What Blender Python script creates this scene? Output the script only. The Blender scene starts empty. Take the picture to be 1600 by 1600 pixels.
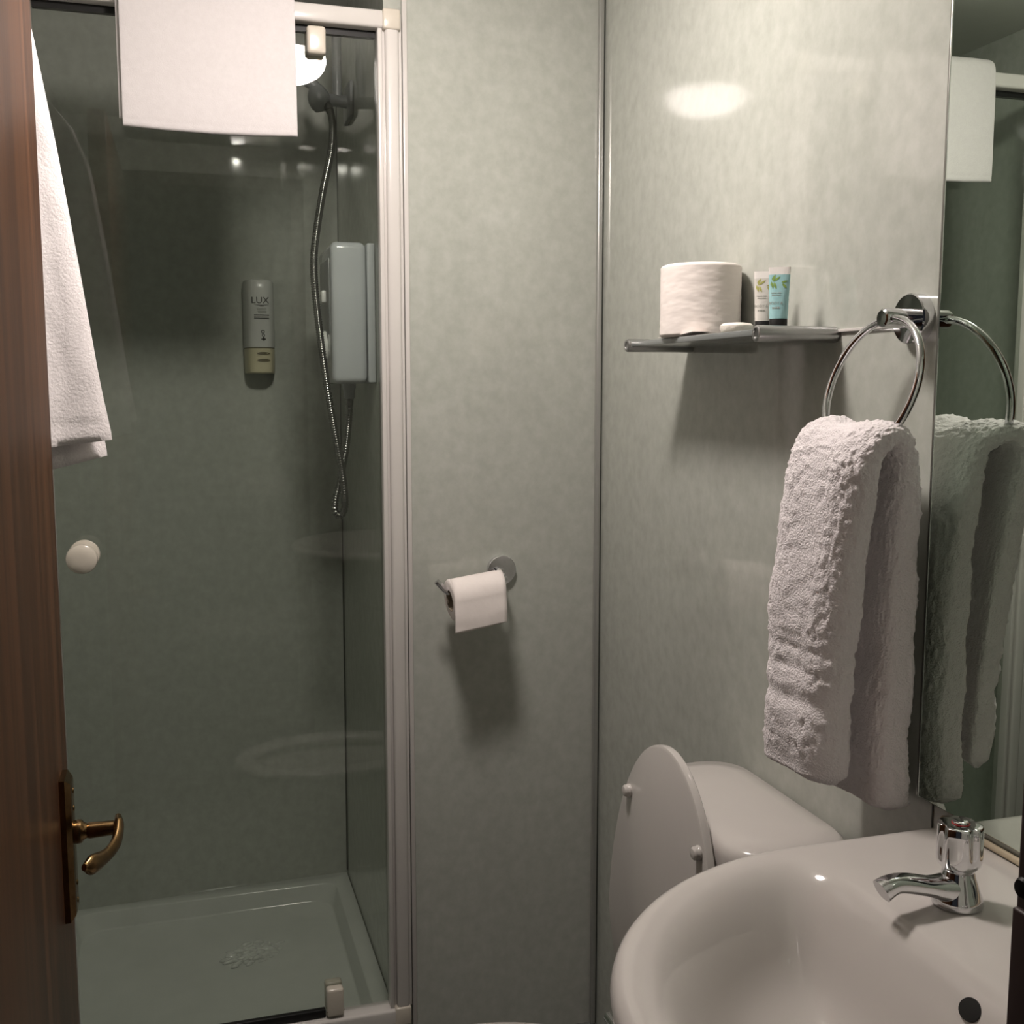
import bpy, bmesh, math, random
from mathutils import Vector, Matrix, noise
PI = math.pi
R = math.radians
random.seed(7)
scn = bpy.context.scene
COL = scn.collection

# ------------------------------------------------------------------ camera
CAM_H = 1.36
cam_d = bpy.data.cameras.new('camera')
cam_d.sensor_fit = 'HORIZONTAL'
cam_d.sensor_width = 36.0
cam_d.lens = 36.0 * 1690.0 / 1600.0
cam_d.clip_start = 0.01
cam = bpy.data.objects.new('camera', cam_d)
COL.objects.link(cam)
cam.location = (0, 0, CAM_H)
cam.rotation_euler = (R(90 - 6.6), 0, R(-16.8))
scn.camera = cam

# ------------------------------------------------------------------ world, exposure
world = bpy.data.worlds.new('world')
scn.world = world
world.use_nodes = True
world.node_tree.nodes['Background'].inputs[0].default_value = (0.86, 0.9, 1.0, 1)
world.node_tree.nodes['Background'].inputs[1].default_value = 0.02
scn.view_settings.view_transform = 'Standard'
scn.view_settings.look = 'None'
scn.view_settings.gamma = 1.0
scn.view_settings.exposure = 0.0
LAMP_STRENGTH = 120.0
LAMP_COLOR = (1.0, 0.90, 0.845)

# ------------------------------------------------------------------ room dimensions (metres)
XL, XC = -0.33, 0.806          # left wall, right wall (mirror wall)
YF, YB, YS = 0.385, 2.05, 2.75  # door wall, back panel, shower back wall
XS = 0.375                     # shower right wall
ZC = 2.20                      # ceiling

# ------------------------------------------------------------------ materials
def mat(name, col, rough=0.4, metal=0.0, spec=0.5, coat=0.0):
    m = bpy.data.materials.new(name)
    m.use_nodes = True
    b = m.node_tree.nodes['Principled BSDF']
    b.inputs['Base Color'].default_value = (*col, 1)
    b.inputs['Roughness'].default_value = rough
    b.inputs['Metallic'].default_value = metal
    b.inputs['Specular IOR Level'].default_value = spec
    b.inputs['Coat Weight'].default_value = coat
    b.inputs['Coat Roughness'].default_value = 0.04
    return m

def nd(m, t):
    return m.node_tree.nodes.new(t)

def lk(m, a, b):
    m.node_tree.links.new(a, b)

def mottle(m, cols, scale, stretch=(1, 1, 1), detail=4, lo=0.3, hi=0.7, rough_var=0):
    """colour grain from a noise in object space"""
    b = m.node_tree.nodes['Principled BSDF']
    tc = nd(m, 'ShaderNodeTexCoord')
    mp = nd(m, 'ShaderNodeMapping')
    mp.inputs['Scale'].default_value = stretch
    lk(m, tc.outputs['Object'], mp.inputs[0])
    n = nd(m, 'ShaderNodeTexNoise')
    n.inputs['Scale'].default_value = scale
    n.inputs['Detail'].default_value = detail
    n.inputs['Roughness'].default_value = 0.6
    lk(m, mp.outputs[0], n.inputs['Vector'])
    cr = nd(m, 'ShaderNodeValToRGB')
    e = cr.color_ramp.elements
    e[0].position, e[1].position = lo, hi
    e[0].color = (*cols[0], 1)
    e[1].color = (*cols[-1], 1)
    for i, c in enumerate(cols[1:-1]):
        x = e.new(lo + (hi - lo) * (i + 1) / (len(cols) - 1))
        x.color = (*c, 1)
    lk(m, n.outputs['Fac'], cr.inputs[0])
    lk(m, cr.outputs[0], b.inputs['Base Color'])
    return n, mp

def bump(m, scale, strength, dist=0.002, stretch=(1, 1, 1), detail=3):
    b = m.node_tree.nodes['Principled BSDF']
    tc = nd(m, 'ShaderNodeTexCoord')
    mp = nd(m, 'ShaderNodeMapping')
    mp.inputs['Scale'].default_value = stretch
    lk(m, tc.outputs['Object'], mp.inputs[0])
    n = nd(m, 'ShaderNodeTexNoise')
    n.inputs['Scale'].default_value = scale
    n.inputs['Detail'].default_value = detail
    lk(m, mp.outputs[0], n.inputs['Vector'])
    bp = nd(m, 'ShaderNodeBump')
    bp.inputs['Strength'].default_value = strength
    bp.inputs['Distance'].default_value = dist
    lk(m, n.outputs['Fac'], bp.inputs['Height'])
    lk(m, bp.outputs[0], b.inputs['Normal'])

M = {}
M['panel'] = mat('green_laminate', (0.4, 0.42, 0.36), 0.065, spec=0.65)
mottle(M['panel'], [(0.395, 0.412, 0.368), (0.43, 0.445, 0.402), (0.465, 0.478, 0.437)], 42, (1, 1, 0.9), 6, 0.33, 0.68)
bump(M['panel'], 7, 0.03, 0.002)
M['ceiling'] = mat('ceiling_paint', (0.68, 0.69, 0.63), 0.5)
mottle(M['ceiling'], [(0.66, 0.67, 0.61), (0.7, 0.71, 0.66)], 12)
M['floor'] = mat('vinyl_floor', (0.25, 0.26, 0.24), 0.35)
mottle(M['floor'], [(0.1, 0.105, 0.1), (0.17, 0.175, 0.165)], 40)
M['frame'] = mat('white_frame', (0.72, 0.68, 0.645), 0.16)
mottle(M['frame'], [(0.57, 0.545, 0.52), (0.60, 0.575, 0.55)], 6)
M['cream'] = mat('cream_plastic', (0.66, 0.6, 0.51), 0.2)
mottle(M['cream'], [(0.56, 0.515, 0.44), (0.60, 0.55, 0.475)], 20)
M['ceramic'] = mat('white_ceramic', (0.72, 0.665, 0.635), 0.07)
mottle(M['ceramic'], [(0.54, 0.51, 0.485), (0.56, 0.53, 0.505)], 5)
M['seat'] = mat('seat_plastic', (0.7, 0.66, 0.63), 0.16)
mottle(M['seat'], [(0.52, 0.495, 0.47), (0.54, 0.515, 0.49)], 8)
M['acrylic'] = mat('tray_acrylic', (0.68, 0.7, 0.65), 0.09)
mottle(M['acrylic'], [(0.56, 0.58, 0.54), (0.60, 0.62, 0.58)], 14)
M['acrylic_wet'] = mat('tray_floor_acrylic', (0.68, 0.7, 0.65), 0.1)
mottle(M['acrylic_wet'], [(0.56, 0.58, 0.54), (0.60, 0.62, 0.58)], 14)
bump(M['acrylic_wet'], 38, 0.12, 0.003, (1, 1.4, 1), 2)
M['chrome'] = mat('chrome', (0.72, 0.72, 0.74), 0.05, 1.0)
bump(M['chrome'], 60, 0.02, 0.0005)
M['satin'] = mat('satin_steel', (0.42, 0.42, 0.42), 0.32, 1.0)
mottle(M['satin'], [(0.4, 0.4, 0.4), (0.45, 0.45, 0.45)], 60, (1, 8, 1))
M['shelf'] = mat('grey_frosted_glass', (0.2, 0.215, 0.21), 0.2)
mottle(M['shelf'], [(0.19, 0.205, 0.2), (0.22, 0.235, 0.23)], 25)
M['brass'] = mat('aged_brass', (0.36, 0.22, 0.09), 0.24, 1.0)
mottle(M['brass'], [(0.17, 0.105, 0.045), (0.3, 0.195, 0.09)], 60)
M['hose'] = mat('hose_chrome', (0.36, 0.36, 0.34), 0.2, 1.0)
mottle(M['hose'], [(0.2, 0.2, 0.19), (0.25, 0.25, 0.24)], 90)
M['black'] = mat('black_rubber', (0.012, 0.012, 0.012), 0.45, spec=0.2)
mottle(M['black'], [(0.01, 0.01, 0.01), (0.016, 0.016, 0.015)], 30)
M['grey_clip'] = mat('grey_plastic', (0.2, 0.21, 0.21), 0.3)
mottle(M['grey_clip'], [(0.19, 0.2, 0.2), (0.22, 0.23, 0.23)], 30)
M['alu'] = mat('aluminium_trim', (0.5, 0.5, 0.48), 0.33, 0.7)
mottle(M['alu'], [(0.47, 0.47, 0.45), (0.53, 0.53, 0.51)], 30, (1, 1, 0.1))
M['edge_metal'] = mat('mirror_edge_metal', (0.22, 0.22, 0.2), 0.3, 0.8)
mottle(M['edge_metal'], [(0.2, 0.2, 0.18), (0.24, 0.24, 0.22)], 30, (1, 1, 0.1))
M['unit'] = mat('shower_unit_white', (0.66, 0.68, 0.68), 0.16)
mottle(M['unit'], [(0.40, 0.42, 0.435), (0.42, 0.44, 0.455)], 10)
M['disp'] = mat('dispenser_white', (0.66, 0.67, 0.64), 0.25)
mottle(M['disp'], [(0.65, 0.66, 0.63), (0.67, 0.68, 0.65)], 10)
M['disp_cream'] = mat('dispenser_cream', (0.56, 0.52, 0.36), 0.3)
mottle(M['disp_cream'], [(0.55, 0.51, 0.35), (0.57, 0.53, 0.37)], 10)
M['ink'] = mat('dark_ink', (0.03, 0.028, 0.02), 0.5)
mottle(M['ink'], [(0.025, 0.024, 0.018), (0.035, 0.032, 0.024)], 200)
M['ink_grey'] = mat('grey_ink', (0.3, 0.3, 0.27), 0.5)
mottle(M['ink_grey'], [(0.28, 0.28, 0.25), (0.32, 0.32, 0.29)], 200)
M['slot'] = mat('dispenser_slot', (0.12, 0.105, 0.055), 0.5)
mottle(M['slot'], [(0.11, 0.1, 0.05), (0.13, 0.11, 0.06)], 90)
M['paper'] = mat('tissue_paper', (0.8, 0.74, 0.71), 0.85, spec=0.2)
mottle(M['paper'], [(0.79, 0.73, 0.70), (0.81, 0.75, 0.72)], 60)
bump(M['paper'], 120, 0.25, 0.001)
M['paper_wrinkled'] = mat('quilted_tissue', (0.8, 0.74, 0.70), 0.85, spec=0.2)
mottle(M['paper_wrinkled'], [(0.79, 0.73, 0.69), (0.81, 0.75, 0.71)], 60)
bump(M['paper_wrinkled'], 30, 0.22, 0.003, (0.7, 0.7, 2.2))
M['card'] = mat('card_core', (0.3, 0.25, 0.19), 0.8)
mottle(M['card'], [(0.27, 0.22, 0.17), (0.33, 0.28, 0.21)], 50)
M['terry'] = mat('terry_cotton', (0.84, 0.79, 0.80), 0.95, spec=0.1)
mottle(M['terry'], [(0.8, 0.75, 0.76), (0.86, 0.81, 0.82)], 300)
M['terry'].node_tree.nodes['Principled BSDF'].inputs['Sheen Weight'].default_value = 0.15
bump(M['terry'], 420, 0.8, 0.003)
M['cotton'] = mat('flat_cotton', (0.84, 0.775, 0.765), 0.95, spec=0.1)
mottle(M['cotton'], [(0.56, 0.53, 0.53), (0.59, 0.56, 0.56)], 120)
bump(M['cotton'], 500, 0.3, 0.001)
M['cotton_hung'] = mat('brushed_cotton', (0.78, 0.735, 0.735), 0.95, spec=0.1)
mottle(M['cotton_hung'], [(0.76, 0.715, 0.715), (0.8, 0.755, 0.755)], 120)
bump(M['cotton_hung'], 260, 0.5, 0.002)
M['wood'] = mat('door_veneer', (0.14, 0.06, 0.032), 0.42, spec=0.22)
mottle(M['wood'], [(0.038, 0.013, 0.0045), (0.09, 0.036, 0.014), (0.045, 0.017, 0.0065), (0.12, 0.05, 0.021)], 34, (1, 0.55, 0.012), 5, 0.32, 0.68)
M['jamb'] = mat('dark_jamb', (0.035, 0.018, 0.017), 0.5)
mottle(M['jamb'], [(0.03, 0.015, 0.014), (0.04, 0.021, 0.02)], 25, (1, 1, 0.05))
M['soap'] = mat('soap_wrapper', (0.84, 0.8, 0.72), 0.6)
mottle(M['soap'], [(0.82, 0.78, 0.70), (0.86, 0.82, 0.74)], 60)
bump(M['soap'], 160, 0.5, 0.002)
M['tube_w'] = mat('tube_clear', (0.62, 0.6, 0.56), 0.2)
mottle(M['tube_w'], [(0.6, 0.58, 0.54), (0.64, 0.62, 0.58)], 40)
M['tube_b'] = mat('tube_blue', (0.33, 0.56, 0.58), 0.2)
mottle(M['tube_b'], [(0.32, 0.55, 0.57), (0.35, 0.58, 0.6)], 40)
M['tube_end'] = mat('tube_crimp', (0.8, 0.77, 0.74), 0.25)
mottle(M['tube_end'], [(0.78, 0.75, 0.72), (0.82, 0.79, 0.76)], 40)
M['leaf'] = mat('leaf_print', (0.16, 0.28, 0.05), 0.4)
mottle(M['leaf'], [(0.12, 0.24, 0.04), (0.3, 0.42, 0.1)], 150)
M['leaf_y'] = mat('leaf_print_olive', (0.34, 0.34, 0.08), 0.4)
mottle(M['leaf_y'], [(0.28, 0.27, 0.07), (0.48, 0.48, 0.14)], 150)
M['mirror'] = mat('mirror_silver', (0.62, 0.7, 0.63), 0.0, 1.0)
mottle(M['mirror'], [(0.618, 0.698, 0.628), (0.622, 0.702, 0.632)], 3)
M['mirror_edge'] = mat('mirror_edge', (0.09, 0.11, 0.095), 0.15)
mottle(M['mirror_edge'], [(0.08, 0.1, 0.085), (0.1, 0.12, 0.105)], 30)
M['sealant'] = mat('sealant', (0.55, 0.47, 0.33), 0.5)
mottle(M['sealant'], [(0.5, 0.42, 0.29), (0.6, 0.52, 0.38)], 40)
M['seam'] = mat('seam_line', (0.06, 0.065, 0.055), 0.5)
mottle(M['seam'], [(0.05, 0.055, 0.045), (0.07, 0.075, 0.065)], 30)
M['red'] = mat('red_mark', (0.3, 0.02, 0.02), 0.3)
mottle(M['red'], [(0.28, 0.02, 0.02), (0.33, 0.03, 0.03)], 60)

def glass_mat(name, tint, spec_scale=1.0):
    """thin pane: clear transmission with a Schlick reflection"""
    m = bpy.data.materials.new(name)
    m.use_nodes = True
    nt = m.node_tree
    nt.nodes.remove(nt.nodes['Principled BSDF'])
    out = nt.nodes['Material Output']
    geo = nd(m, 'ShaderNodeNewGeometry')
    dot = nd(m, 'ShaderNodeVectorMath'); dot.operation = 'DOT_PRODUCT'
    lk(m, geo.outputs['Normal'], dot.inputs[0]); lk(m, geo.outputs['Incoming'], dot.inputs[1])
    ab = nd(m, 'ShaderNodeMath'); ab.operation = 'ABSOLUTE'
    lk(m, dot.outputs['Value'], ab.inputs[0])
    om = nd(m, 'ShaderNodeMath'); om.operation = 'SUBTRACT'; om.inputs[0].default_value = 1
    lk(m, ab.outputs[0], om.inputs[1])
    pw = nd(m, 'ShaderNodeMath'); pw.operation = 'POWER'; pw.inputs[1].default_value = 5
    lk(m, om.outputs[0], pw.inputs[0])
    ml = nd(m, 'ShaderNodeMath'); ml.operation = 'MULTIPLY_ADD'
    ml.inputs[1].default_value = 0.96; ml.inputs[2].default_value = 0.04 * spec_scale
    lk(m, pw.outputs[0], ml.inputs[0])
    tr = nd(m, 'ShaderNodeBsdfTransparent'); tr.inputs[0].default_value = (*tint, 1)
    gl = nd(m, 'ShaderNodeBsdfGlossy'); gl.inputs['Roughness'].default_value = 0.0
    mx = nd(m, 'ShaderNodeMixShader')
    lk(m, ml.outputs[0], mx.inputs[0]); lk(m, tr.outputs[0], mx.inputs[1]); lk(m, gl.outputs[0], mx.inputs[2])
    lk(m, mx.outputs[0], out.inputs[0])
    return m
M['water'] = mat('glint_water', (0.58, 0.6, 0.56), 0.03, spec=0.6, coat=1.0)  # glossy tray-coloured drops, added to catch the lamp as a glint
mottle(M['water'], [(0.56, 0.58, 0.54), (0.60, 0.62, 0.58)], 14)
M['glass'] = glass_mat('door_glass', (0.925, 0.945, 0.925))

lampm = bpy.data.materials.new('lamp_dome')
lampm.use_nodes = True
_b = lampm.node_tree.nodes['Principled BSDF']
_b.inputs['Base Color'].default_value = (0.85, 0.84, 0.82, 1)
_b.inputs['Emission Color'].default_value = (*LAMP_COLOR, 1)
_b.inputs['Emission Strength'].default_value = LAMP_STRENGTH
M['lamp'] = lampm

# ------------------------------------------------------------------ object helpers
def root_loc(p):
    v = Vector((0, 0, 0))
    while p is not None:
        v += Vector(p.location)
        p = p.parent
    return v

def finish(name, me, m, parent=None, smooth=True, ang=35):
    off = root_loc(parent)
    if off.length > 0:
        me.transform(Matrix.Translation(-off))
    if m is not None:
        me.materials.append(M[m] if isinstance(m, str) else m)
    if smooth:
        me.polygons.foreach_set('use_smooth', [True] * len(me.polygons))
        me.set_sharp_from_angle(angle=R(ang))
    me.update()
    o = bpy.data.objects.new(name, me)
    COL.objects.link(o)
    o.parent = parent
    return o

def bm_obj(name, bm, m, parent=None, smooth=True, ang=35, fix=True):
    if fix:
        bmesh.ops.recalc_face_normals(bm, faces=bm.faces)
    me = bpy.data.meshes.new(name)
    bm.to_mesh(me)
    bm.free()
    return finish(name, me, m, parent, smooth, ang)

def tag(o, label=None, cat=None, group=None, kind=None):
    if label: o['label'] = label
    if cat: o['category'] = cat
    if group: o['group'] = group
    if kind: o['kind'] = kind
    return o

def thing(name, loc, label, cat, group=None):
    o = bpy.data.objects.new(name, None)
    o.empty_display_size = 0.05
    COL.objects.link(o)
    o.location = loc
    return tag(o, label, cat, group)

def add_box(bm, x0, x1, y0, y1, z0, z1, bev=0.0, seg=3):
    r = bmesh.ops.create_cube(bm, size=1.0)
    vs = r['verts']
    for v in vs:
        v.co = Vector(((x0 + x1) / 2 + v.co.x * (x1 - x0), (y0 + y1) / 2 + v.co.y * (y1 - y0), (z0 + z1) / 2 + v.co.z * (z1 - z0)))
    if bev > 0:
        es = list({e for v in vs for e in v.link_edges})
        bmesh.ops.bevel(bm, geom=es, offset=bev, segments=seg, profile=0.5, affect='EDGES')

def box(name, m, parent, x0, x1, y0, y1, z0, z1, bev=0.0, seg=3):
    bm = bmesh.new()
    add_box(bm, x0, x1, y0, y1, z0, z1, bev, seg)
    return bm_obj(name, bm, m, parent, smooth=bev > 0, ang=50)

def add_loft(bm, rings, cap0=True, cap1=True, closed=True):
    vr = [[bm.verts.new(p) for p in r] for r in rings]
    n = len(vr[0])
    for a, b in zip(vr[:-1], vr[1:]):
        for i in range(n if closed else n - 1):
            j = (i + 1) % n
            bm.faces.new((a[i], a[j], b[j], b[i]))
    if cap0: bm.faces.new(list(reversed(vr[0])))
    if cap1: bm.faces.new(vr[-1])
    return vr

def frame_from(d):
    d = Vector(d).normalized()
    a = Vector((0, 0, 1)) if abs(d.z) < 0.9 else Vector((1, 0, 0))
    u = d.cross(a).normalized()
    return u, d.cross(u).normalized()

def add_tube(bm, pts, rad, n=16, cap=True):
    pts = [Vector(p) for p in pts]
    k = len(pts)
    rads = rad if isinstance(rad, (list, tuple)) else [rad] * k
    rings = []
    u = None
    for i, p in enumerate(pts):
        d = (pts[min(i + 1, k - 1)] - pts[max(i - 1, 0)]).normalized()
        if u is None:
            u, w = frame_from(d)
        else:
            u = (u - d * u.dot(d)).normalized()
            w = d.cross(u)
        rings.append([p + (u * math.cos(2 * PI * j / n) + w * math.sin(2 * PI * j / n)) * rads[i] for j in range(n)])
    add_loft(bm, rings, cap, cap)

def tube(name, m, parent, pts, rad, n=16, ang=40):
    bm = bmesh.new()
    add_tube(bm, pts, rad, n)
    return bm_obj(name, bm, m, parent, ang=ang)

def add_lathe(bm, o, axis, prof, n=40):
    """prof: (distance along axis, radius) list; a closed solid of revolution"""
    o = Vector(o); ax = Vector(axis).normalized()
    u, w = frame_from(ax)
    rings = [[o + ax * d + (u * math.cos(2 * PI * j / n) + w * math.sin(2 * PI * j / n)) * max(r, 1e-5) for j in range(n)] for d, r in prof]
    add_loft(bm, rings)

def lathe(name, m, parent, o, axis, prof, n=40, ang=35):
    bm = bmesh.new()
    add_lathe(bm, o, axis, prof, n)
    return bm_obj(name, bm, m, parent, ang=ang)

def catmull(pts, sub):
    pts = [Vector(p) for p in pts]
    out = []
    k = len(pts)
    for i in range(k - 1):
        p0, p1, p2, p3 = pts[max(i - 1, 0)], pts[i], pts[i + 1], pts[min(i + 2, k - 1)]
        for s in range(sub):
            t = s / sub
            out.append(0.5 * ((2 * p1) + (p2 - p0) * t + (2 * p0 - 5 * p1 + 4 * p2 - p3) * t * t + (3 * p1 - p0 - 3 * p2 + p3) * t ** 3))
    out.append(pts[-1])
    return out

def lerp(a, b, t):
    return a + (b - a) * t

def curve1(xs, ys, x):
    """smooth piecewise interpolation of a table"""
    if x <= xs[0]: return ys[0]
    for i in range(len(xs) - 1):
        if x <= xs[i + 1]:
            t = (x - xs[i]) / (xs[i + 1] - xs[i])
            t = t * t * (3 - 2 * t)
            return lerp(ys[i], ys[i + 1], t)
    return ys[-1]

def sgnpow(v, e):
    return math.copysign(abs(v) ** e, v)

def add_poly(bm, pts, thick_dir, t):
    """extruded flat polygon"""
    d = Vector(thick_dir) * t
    a = [Vector(p) for p in pts]
    add_loft(bm, [a, [p + d for p in a]])

def text_mesh(s, size, align='CENTER'):
    cu = bpy.data.curves.new('lettering', 'FONT')
    cu.body = s; cu.size = size; cu.align_x = align; cu.align_y = 'CENTER'; cu.resolution_u = 3
    o = bpy.data.objects.new('lettering', cu)
    COL.objects.link(o)
    bpy.context.view_layer.update()
    me = bpy.data.meshes.new_from_object(o.evaluated_get(bpy.context.evaluated_depsgraph_get()))
    bpy.data.objects.remove(o)
    bpy.data.curves.remove(cu)
    return me

def structure(o):
    o['kind'] = 'structure'
    return o

# ================================================================== SETTING
structure(box('floor', 'floor', None, XL - 0.1, XC + 0.1, -0.9, YS + 0.1, -0.05, 0.0))
structure(box('ceiling', 'ceiling', None, XL - 0.1, XC + 0.1, 0.25, YS + 0.1, ZC, ZC + 0.05))
structure(box('wall_right', 'panel', None, XC, XC + 0.08, 0.25, YS + 0.1, 0, ZC))
structure(box('wall_left', 'panel', None, XL - 0.08, XL, 0.25, YS + 0.1, 0, ZC))
structure(box('wall_back', 'panel', None, 0.4135, XC, YB, YB + 0.06, 0, ZC))
wsb = structure(box('wall_shower_back', 'panel', None, XL - 0.05 - XS, 0.0, 0, 0.06, 0, ZC + 0.02))   # slightly out of square
box('corner_joint', 'seam', wsb, -0.003, 0, -0.003, 0, 0.09, ZC)
wsb.location = (XS, YS, 0)
wsb.rotation_euler = (R(1.2), 0, R(2.2))
def ysb(x):
    return YS + (x - XS) * math.tan(R(2.2))
structure(box('wall_shower_right', 'panel', None, XS, 0.4125, YB + 0.012, YS, 0, ZC))
bm = bmesh.new()
add_box(bm, 0.40, XC, 0.30, YF, 0, ZC)
structure(bm_obj('wall_front', bm, 'panel', None, False))
structure(box('wall_front_left', 'panel', None, XL, -0.215, 0.30, YF, 0, ZC))
structure(box('wall_front_header', 'panel', None, -0.215, 0.40, 0.30, YF, 2.04, ZC))
# corner trim between back panel and right wall
bm = bmesh.new()
add_box(bm, XC - 0.0135, XC - 0.0035, YB - 0.012, YB - 0.001, 0, ZC, 0.002, 2)
t1 = structure(bm_obj('trim_1', bm, 'alu', None, ang=50))
box('joint_line', 'seam', t1, XC - 0.0036, XC - 0.0004, YB - 0.0085, YB - 0.0045, 0, ZC)
# white edge strip at the left end of the back panel
bm = bmesh.new()
add_box(bm, 0.4065, 0.4155, YB - 0.006, YB + 0.004, 0, ZC, 0.001, 2)
structure(bm_obj('trim_2', bm, 'frame', None, ang=50))
# short panel joint below the mirror
structure(box('trim_3', 'seam', None, XC - 0.0012, XC + 0.0005, 1.0, 1.002, 0.0, 0.886))

# door frame of the entrance
df = thing('door_frame', (0.0, 0.34, 0.0), 'dark brown door frame at the right edge, near the washbasin', 'door frame')
box('jamb', 'jamb', df, 0.357, 0.3995, 0.29, YF + 0.0, 0, 2.0, 0.002, 2)
box('jamb', 'jamb', df, -0.2145, -0.19, 0.29, YF + 0.0, 0, 2.0, 0.002, 2)
box('head', 'jamb', df, -0.2145, 0.3995, 0.29, YF + 0.0, 2.0, 2.039, 0.002, 2)
kp = box('strike_plate', 'jamb', df, 0.3535, 0.3572, 0.335, YF - 0.002, 0.98, 1.125, 0.0012, 2)
lathe('striker_lip', 'black', kp, (0.3585, YF - 0.006, 1.135), (-1, 0, 0), [(0, 0.0045), (0.003, 0.005), (0.0045, 0.004), (0.005, 0)], 20)

# ================================================================== ENTRANCE DOOR
DX = -0.150
door = thing('entrance_door', (DX - 0.02, 0.40, 0.0), 'brown wood veneer door standing open at the left edge', 'door')
box('leaf', 'wood', door, DX - 0.04, DX, 0.395, 1.37, 0.008, 1.99, 0.0015, 2)
bm = bmesh.new()
HY, HZ = 1.297, 0.832
prof = [(0.0, 0.0), (0.006, 0.0), (0.0115, 0.006), (0.0125, 0.009)]
rings = []
for d, ins in prof:
    hy, hz = 0.0205 - ins, 0.0845 - ins
    c = 0.008
    rings.append([Vector((DX + d, HY + sy * hy, HZ + sz * hz)) for sy, sz in ((-1, -1), (1, -1), (1, 1), (-1, 1))])
add_loft(bm, rings)
hp = bm_obj('handle_plate', bm, 'brass', door, ang=20)
bm = bmesh.new()
for sz in (-0.066, 0.066, 0.045, -0.045):
    add_lathe(bm, (DX + 0.0125, HY, HZ + sz), (1, 0, 0), [(0, 0.0035), (0.0012, 0.003), (0.0016, 0)], 14)
bm_obj('screw', bm, 'brass', hp)
SZ = HZ + 0.016
lathe('spindle', 'brass', door, (DX + 0.012, HY, SZ), (1, 0, 0),
      [(0, 0.013), (0.004, 0.014), (0.008, 0.0135), (0.011, 0.010), (0.014, 0.0085), (0.017, 0.0095), (0.040, 0.0085), (0.05, 0.0085), (0.053, 0.006)], 28)
lev = catmull([(DX + 0.060, HY + 0.006, SZ + 0.010), (DX + 0.061, HY - 0.010, SZ + 0.002), (DX + 0.059, HY - 0.030, SZ - 0.006),
               (DX + 0.051, HY - 0.052, SZ - 0.0100), (DX + 0.040, HY - 0.075, SZ - 0.0085), (DX + 0.030, HY - 0.094, SZ - 0.004)], 8)
bm = bmesh.new()
rings = []
for i, p in enumerate(lev):
    t = i / (len(lev) - 1)
    d = (lev[min(i + 1, len(lev) - 1)] - lev[max(i - 1, 0)]).normalized()
    side = d.cross(Vector((0, 0, 1))).normalized()
    upv = side.cross(d).normalized()
    wz = curve1([0, 0.15, 0.6, 0.85, 1], [0.006, 0.0105, 0.0085, 0.0115, 0.004], t)
    wx = curve1([0, 0.15, 0.6, 0.85, 1], [0.004, 0.006, 0.005, 0.0065, 0.003], t)
    rings.append([p + side * math.cos(2 * PI * j / 20) * wx + upv * math.sin(2 * PI * j / 20) * wz for j in range(20)])
add_loft(bm, rings)
bm_obj('lever', bm, 'brass', door)

# ================================================================== CEILING LAMP
LX, LY = 0.252, 1.38
lamp = thing('ceiling_lamp', (LX, LY, ZC), 'round white dome lamp on the ceiling, seen only as bright reflections', 'ceiling lamp')
lathe('base', 'frame', lamp, (LX, LY, ZC), (0, 0, -1), [(0, 0.108), (0.042, 0.108), (0.054, 0.104), (0.062, 0.1)], 48)
lathe('dome', 'lamp', lamp, (LX, LY, ZC - 0.060), (0, 0, -1),
      [(0, 0.099), (0.012, 0.101), (0.026, 0.097), (0.040, 0.086), (0.050, 0.068), (0.057, 0.044), (0.0605, 0.018), (0.061, 0)], 48)

# ================================================================== SHOWER ENCLOSURE
YE = YB - 0.03     # front face of the white frame
enc = thing('shower_enclosure', (0.08, YB, 0.09), 'white framed pivot shower door with clear glass and round knob', 'shower door')
def post(sx):      # sx: function mapping offset from the inner edge to world x
    bm = bmesh.new()
    for a, b, y0, bev in ((0.0, 0.0085, YE + 0.006, 0.002), (0.0083, 0.0135, YE + 0.012, 0.0004), (0.0133, 0.0385, YE, 0.006), (0.0383, 0.0445, YE + 0.008, 0.002)):
        xa, xb = sorted((sx(a), sx(b)))
        add_box(bm, xa, xb, y0, YB + 0.011, 0.119, 2.008 if a < 0.03 else 2.034, bev, 3)
    return bm_obj('post', bm, 'frame', enc, ang=50)
post(lambda a: 0.3575 + a)
post(lambda a: -0.224 - a)
box('filler_strip', 'frame', enc, XL, -0.268, YE + 0.008, YB + 0.01, 0.119, 2.034, 0.003, 2)
box('top_rail', 'frame', enc, XL + 0.002, 0.372, YE + 0.001, YB + 0.012, 2.0045, 2.036, 0.006, 4)
box('bottom_rail', 'frame', enc, XL + 0.002, 0.372, YE - 0.001, YB + 0.012, 0.0865, 0.119, 0.006, 4)
for zz in ((2.002, 2.0385), (0.084, 0.1225)):
    box('corner_cap', 'cream', enc, 0.366, 0.3985, YE - 0.003, YB + 0.012, zz[0], zz[1], 0.004, 3)
    box('corner_cap', 'cream', enc, -0.2665, -0.233, YE - 0.003, YB + 0.012, zz[0], zz[1], 0.004, 3)
box('head_seal', 'black', enc, -0.222, 0.356, YB - 0.004, YB + 0.008, 1.9925, 2.0045)
gd = box('glass_door', 'glass', enc, -0.2225, 0.3575, YB - 0.0055, YB - 0.0005, 0.128, 1.992)
tag(gd, label='clear slightly green glass pane of the shower door')
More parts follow.
